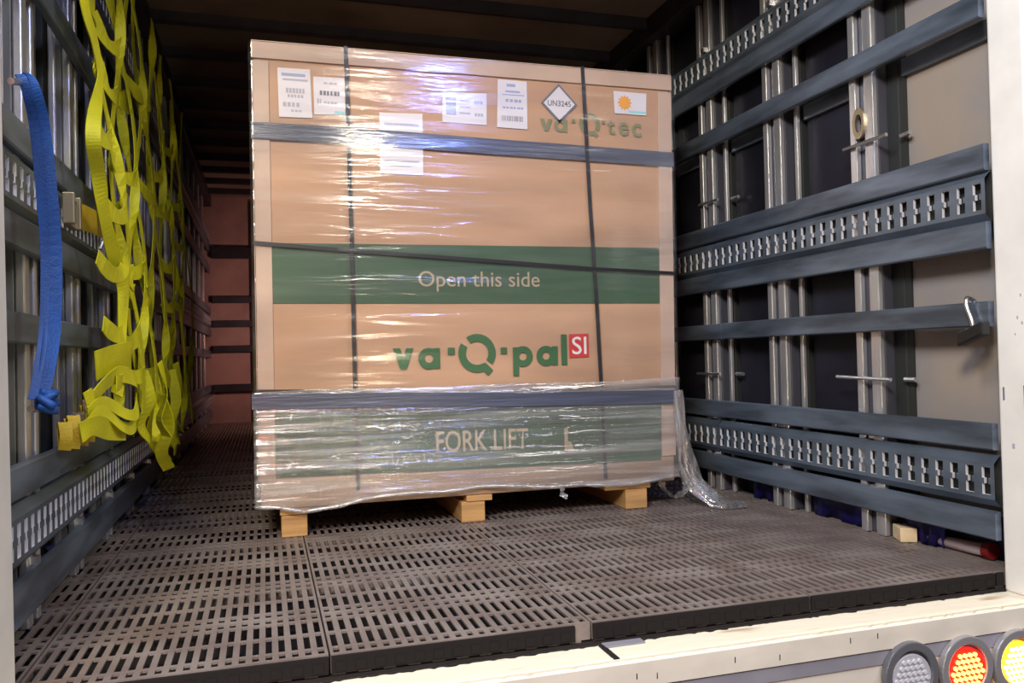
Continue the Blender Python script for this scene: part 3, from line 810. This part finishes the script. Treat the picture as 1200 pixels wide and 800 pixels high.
# ------------------------------------------------------------------ blue sling on the left wall
XS = XL+.075
sling = thing('lashing_strap', 'blue lashing strap hanging from a pin on the left wall', 'strap', (XS, .16, .55))
path = spline([(XS-.02, .120, 1.240), (XS-.006, .112, 1.225), (XS, .125, 1.195), (XS+.002, .165, 1.138), (XS+.004, .205, 1.00), (XS+.004, .232, .872), (XS+.003, .218, .719), (XS, .180, .625), (XS-.004, .160, .575), (XS-.01, .150, .54)], 6)
n = len(path)
MB().ribbon(path, [(.8, .55+.3*math.sin(i*.2), 0) for i in range(n)], [interp(i/(n-1), [0, .15, .4, .7, .9, 1], [.012, .020, .030, .038, .028, .018]) for i in range(n)], .004).build('webbing', BLUE, sling)
MB().ribbon([p+Vector((-.014, -.014, -.004)) for p in path[3:-4]], [(.9, .35, 0)]*(n-7), .018, .003).build('webbing', BLUE, sling)
mb = MB()
for k in range(5):
    a = 2*math.pi*k/5; r = .016
    mb.tube(spline([(XS-.01, .152+r*math.cos(a), .555+r*math.sin(a)), (XS+.018, .160+.02*math.cos(a+1), .552+.02*math.sin(a+1)), (XS-.006, .160+r*math.cos(a+2.2), .56+r*math.sin(a+2.2))], 4), .009, 6)
mb.build('knot', BLUE, sling, smooth=True)

# ------------------------------------------------------------------ ratchet straps (yellow)
XB = XL+.010
rs = thing('ratchet_strap', 'short yellow ratchet strap hooked into the slotted rail on the left wall', 'strap', (XB, .85, 1.05))
MB().ribbon([(XB+.012, .74, 1.050), (XB+.018, .85, 1.058), (XB+.020, 1.0, 1.068), (XB+.012, 1.12, 1.075)], (0, 0, 1), .075, .004).build('webbing', YELLOW2, rs)
mb = MB(); mb.box(XB, XB+.03, .645, .662, 1.01, 1.095); mb.box(XB, XB+.03, .725, .742, 1.005, 1.095); mb.box(XB, XB+.02, .66, .73, 1.08, 1.095); mb.box(XB, XB+.02, .66, .73, 1.005, 1.02)
mb.build('end_fitting', GOLD, rs, bevel=.003)
mb = MB()
for k in range(5):
    mb.tube([(XB+.012, 1.10+k*.02, 1.00+.02*math.sin(k*2)), (XB+.03, 1.11+k*.02, 1.06), (XB+.012, 1.12+k*.02, 1.12)], .007, 6)
mb.build('ratchet', PIN, rs)
rb = thing('ratchet_strap', 'bundled yellow ratchet strap resting on a slat low on the left wall', 'strap', (XL+.02, .73, .41))
for k, (y, h, x) in enumerate(((.59, .070, .02), (.62, .085, .035), (.655, .075, .02), (.70, .085, .04), (.74, .065, .025), (.82, .105, .035), (.86, .10, .02))):
    MB().ribbon(spline([(XL+x, y, .4085), (XL+x+.006, y-.006, .409+h*.5), (XL+x, y+.004, .409+h), (XL+x-.008, y+.022, .409+h*.75), (XL+x-.004, y+.024, .4085)], 4), (1, .2, 0), .030, .003).build('webbing', YELLOW2, rb)
mb = MB(); mb.box(XL+.02, XL+.045, .64, .76, .455, .468); mb.box(XL+.02, XL+.05, .68, .70, .42, .50); mb.tube([(XL+.03, .78, .44), (XL+.04, .785, .50), (XL+.03, .79, .53)], .009, 6)
mb.build('ratchet', PIN, rb)

# ------------------------------------------------------------------ padlock, offcut, tube
pl = thing('padlock', 'black padlock with open bright steel shackle hooked over a slat by the right post', 'padlock', (XR-.012, .04, .66))
MB().tube(spline([(XR+.028, .068, .735), (XR+.020, .072, .756), (XR-.008, .068, .762), (XR-.016, .062, .735), (XR-.016, .048, .70), (XR-.016, .042, .672)], 5), .0062, 8).build('shackle', STEEL, pl, smooth=True)
b = MB().box(-.017, .017, -.046, .046, -.020, .020)
bv = [(XR-.019+x, .040+y*math.cos(.33)-z*math.sin(.33)*-1*0+0*z, .660-y*.34+z) for x, y, z in b.v]
bb = MB(); bb.v = bv; bb.f = b.f
bb.build('lock_body', BLACK, pl, bevel=.006)
oc = MB(); ang = -.25
for_v = MB().box(-.04, .04, -.026, .026, 0.0003, .046)
oc.v = [(1.250+x*.42-y*.9, .400+x*.9+y*.42, z) for x, y, z in for_v.v]; oc.f = for_v.f
tag(oc.build('wood_offcut', OFFCUT, bevel=.003), 'small pale wood offcut lying under the lowest right slat', 'wood block')
tb = thing('tube_roll', 'pinkish grey tube with a red end cap lying under the lowest right slat', 'tube', (1.288, .2, 0))
MB().tube([(1.288, .115, .0245), (1.288, .22, .020), (1.286, .345, .017)], [.019, .018, .016], 14).build('tube_body', PINKT, tb, smooth=True)
MB().tube([(1.288, .095, .0255), (1.288, .122, .0255)], .025, 16).build('end_cap', REDC, tb, bevel=.003)
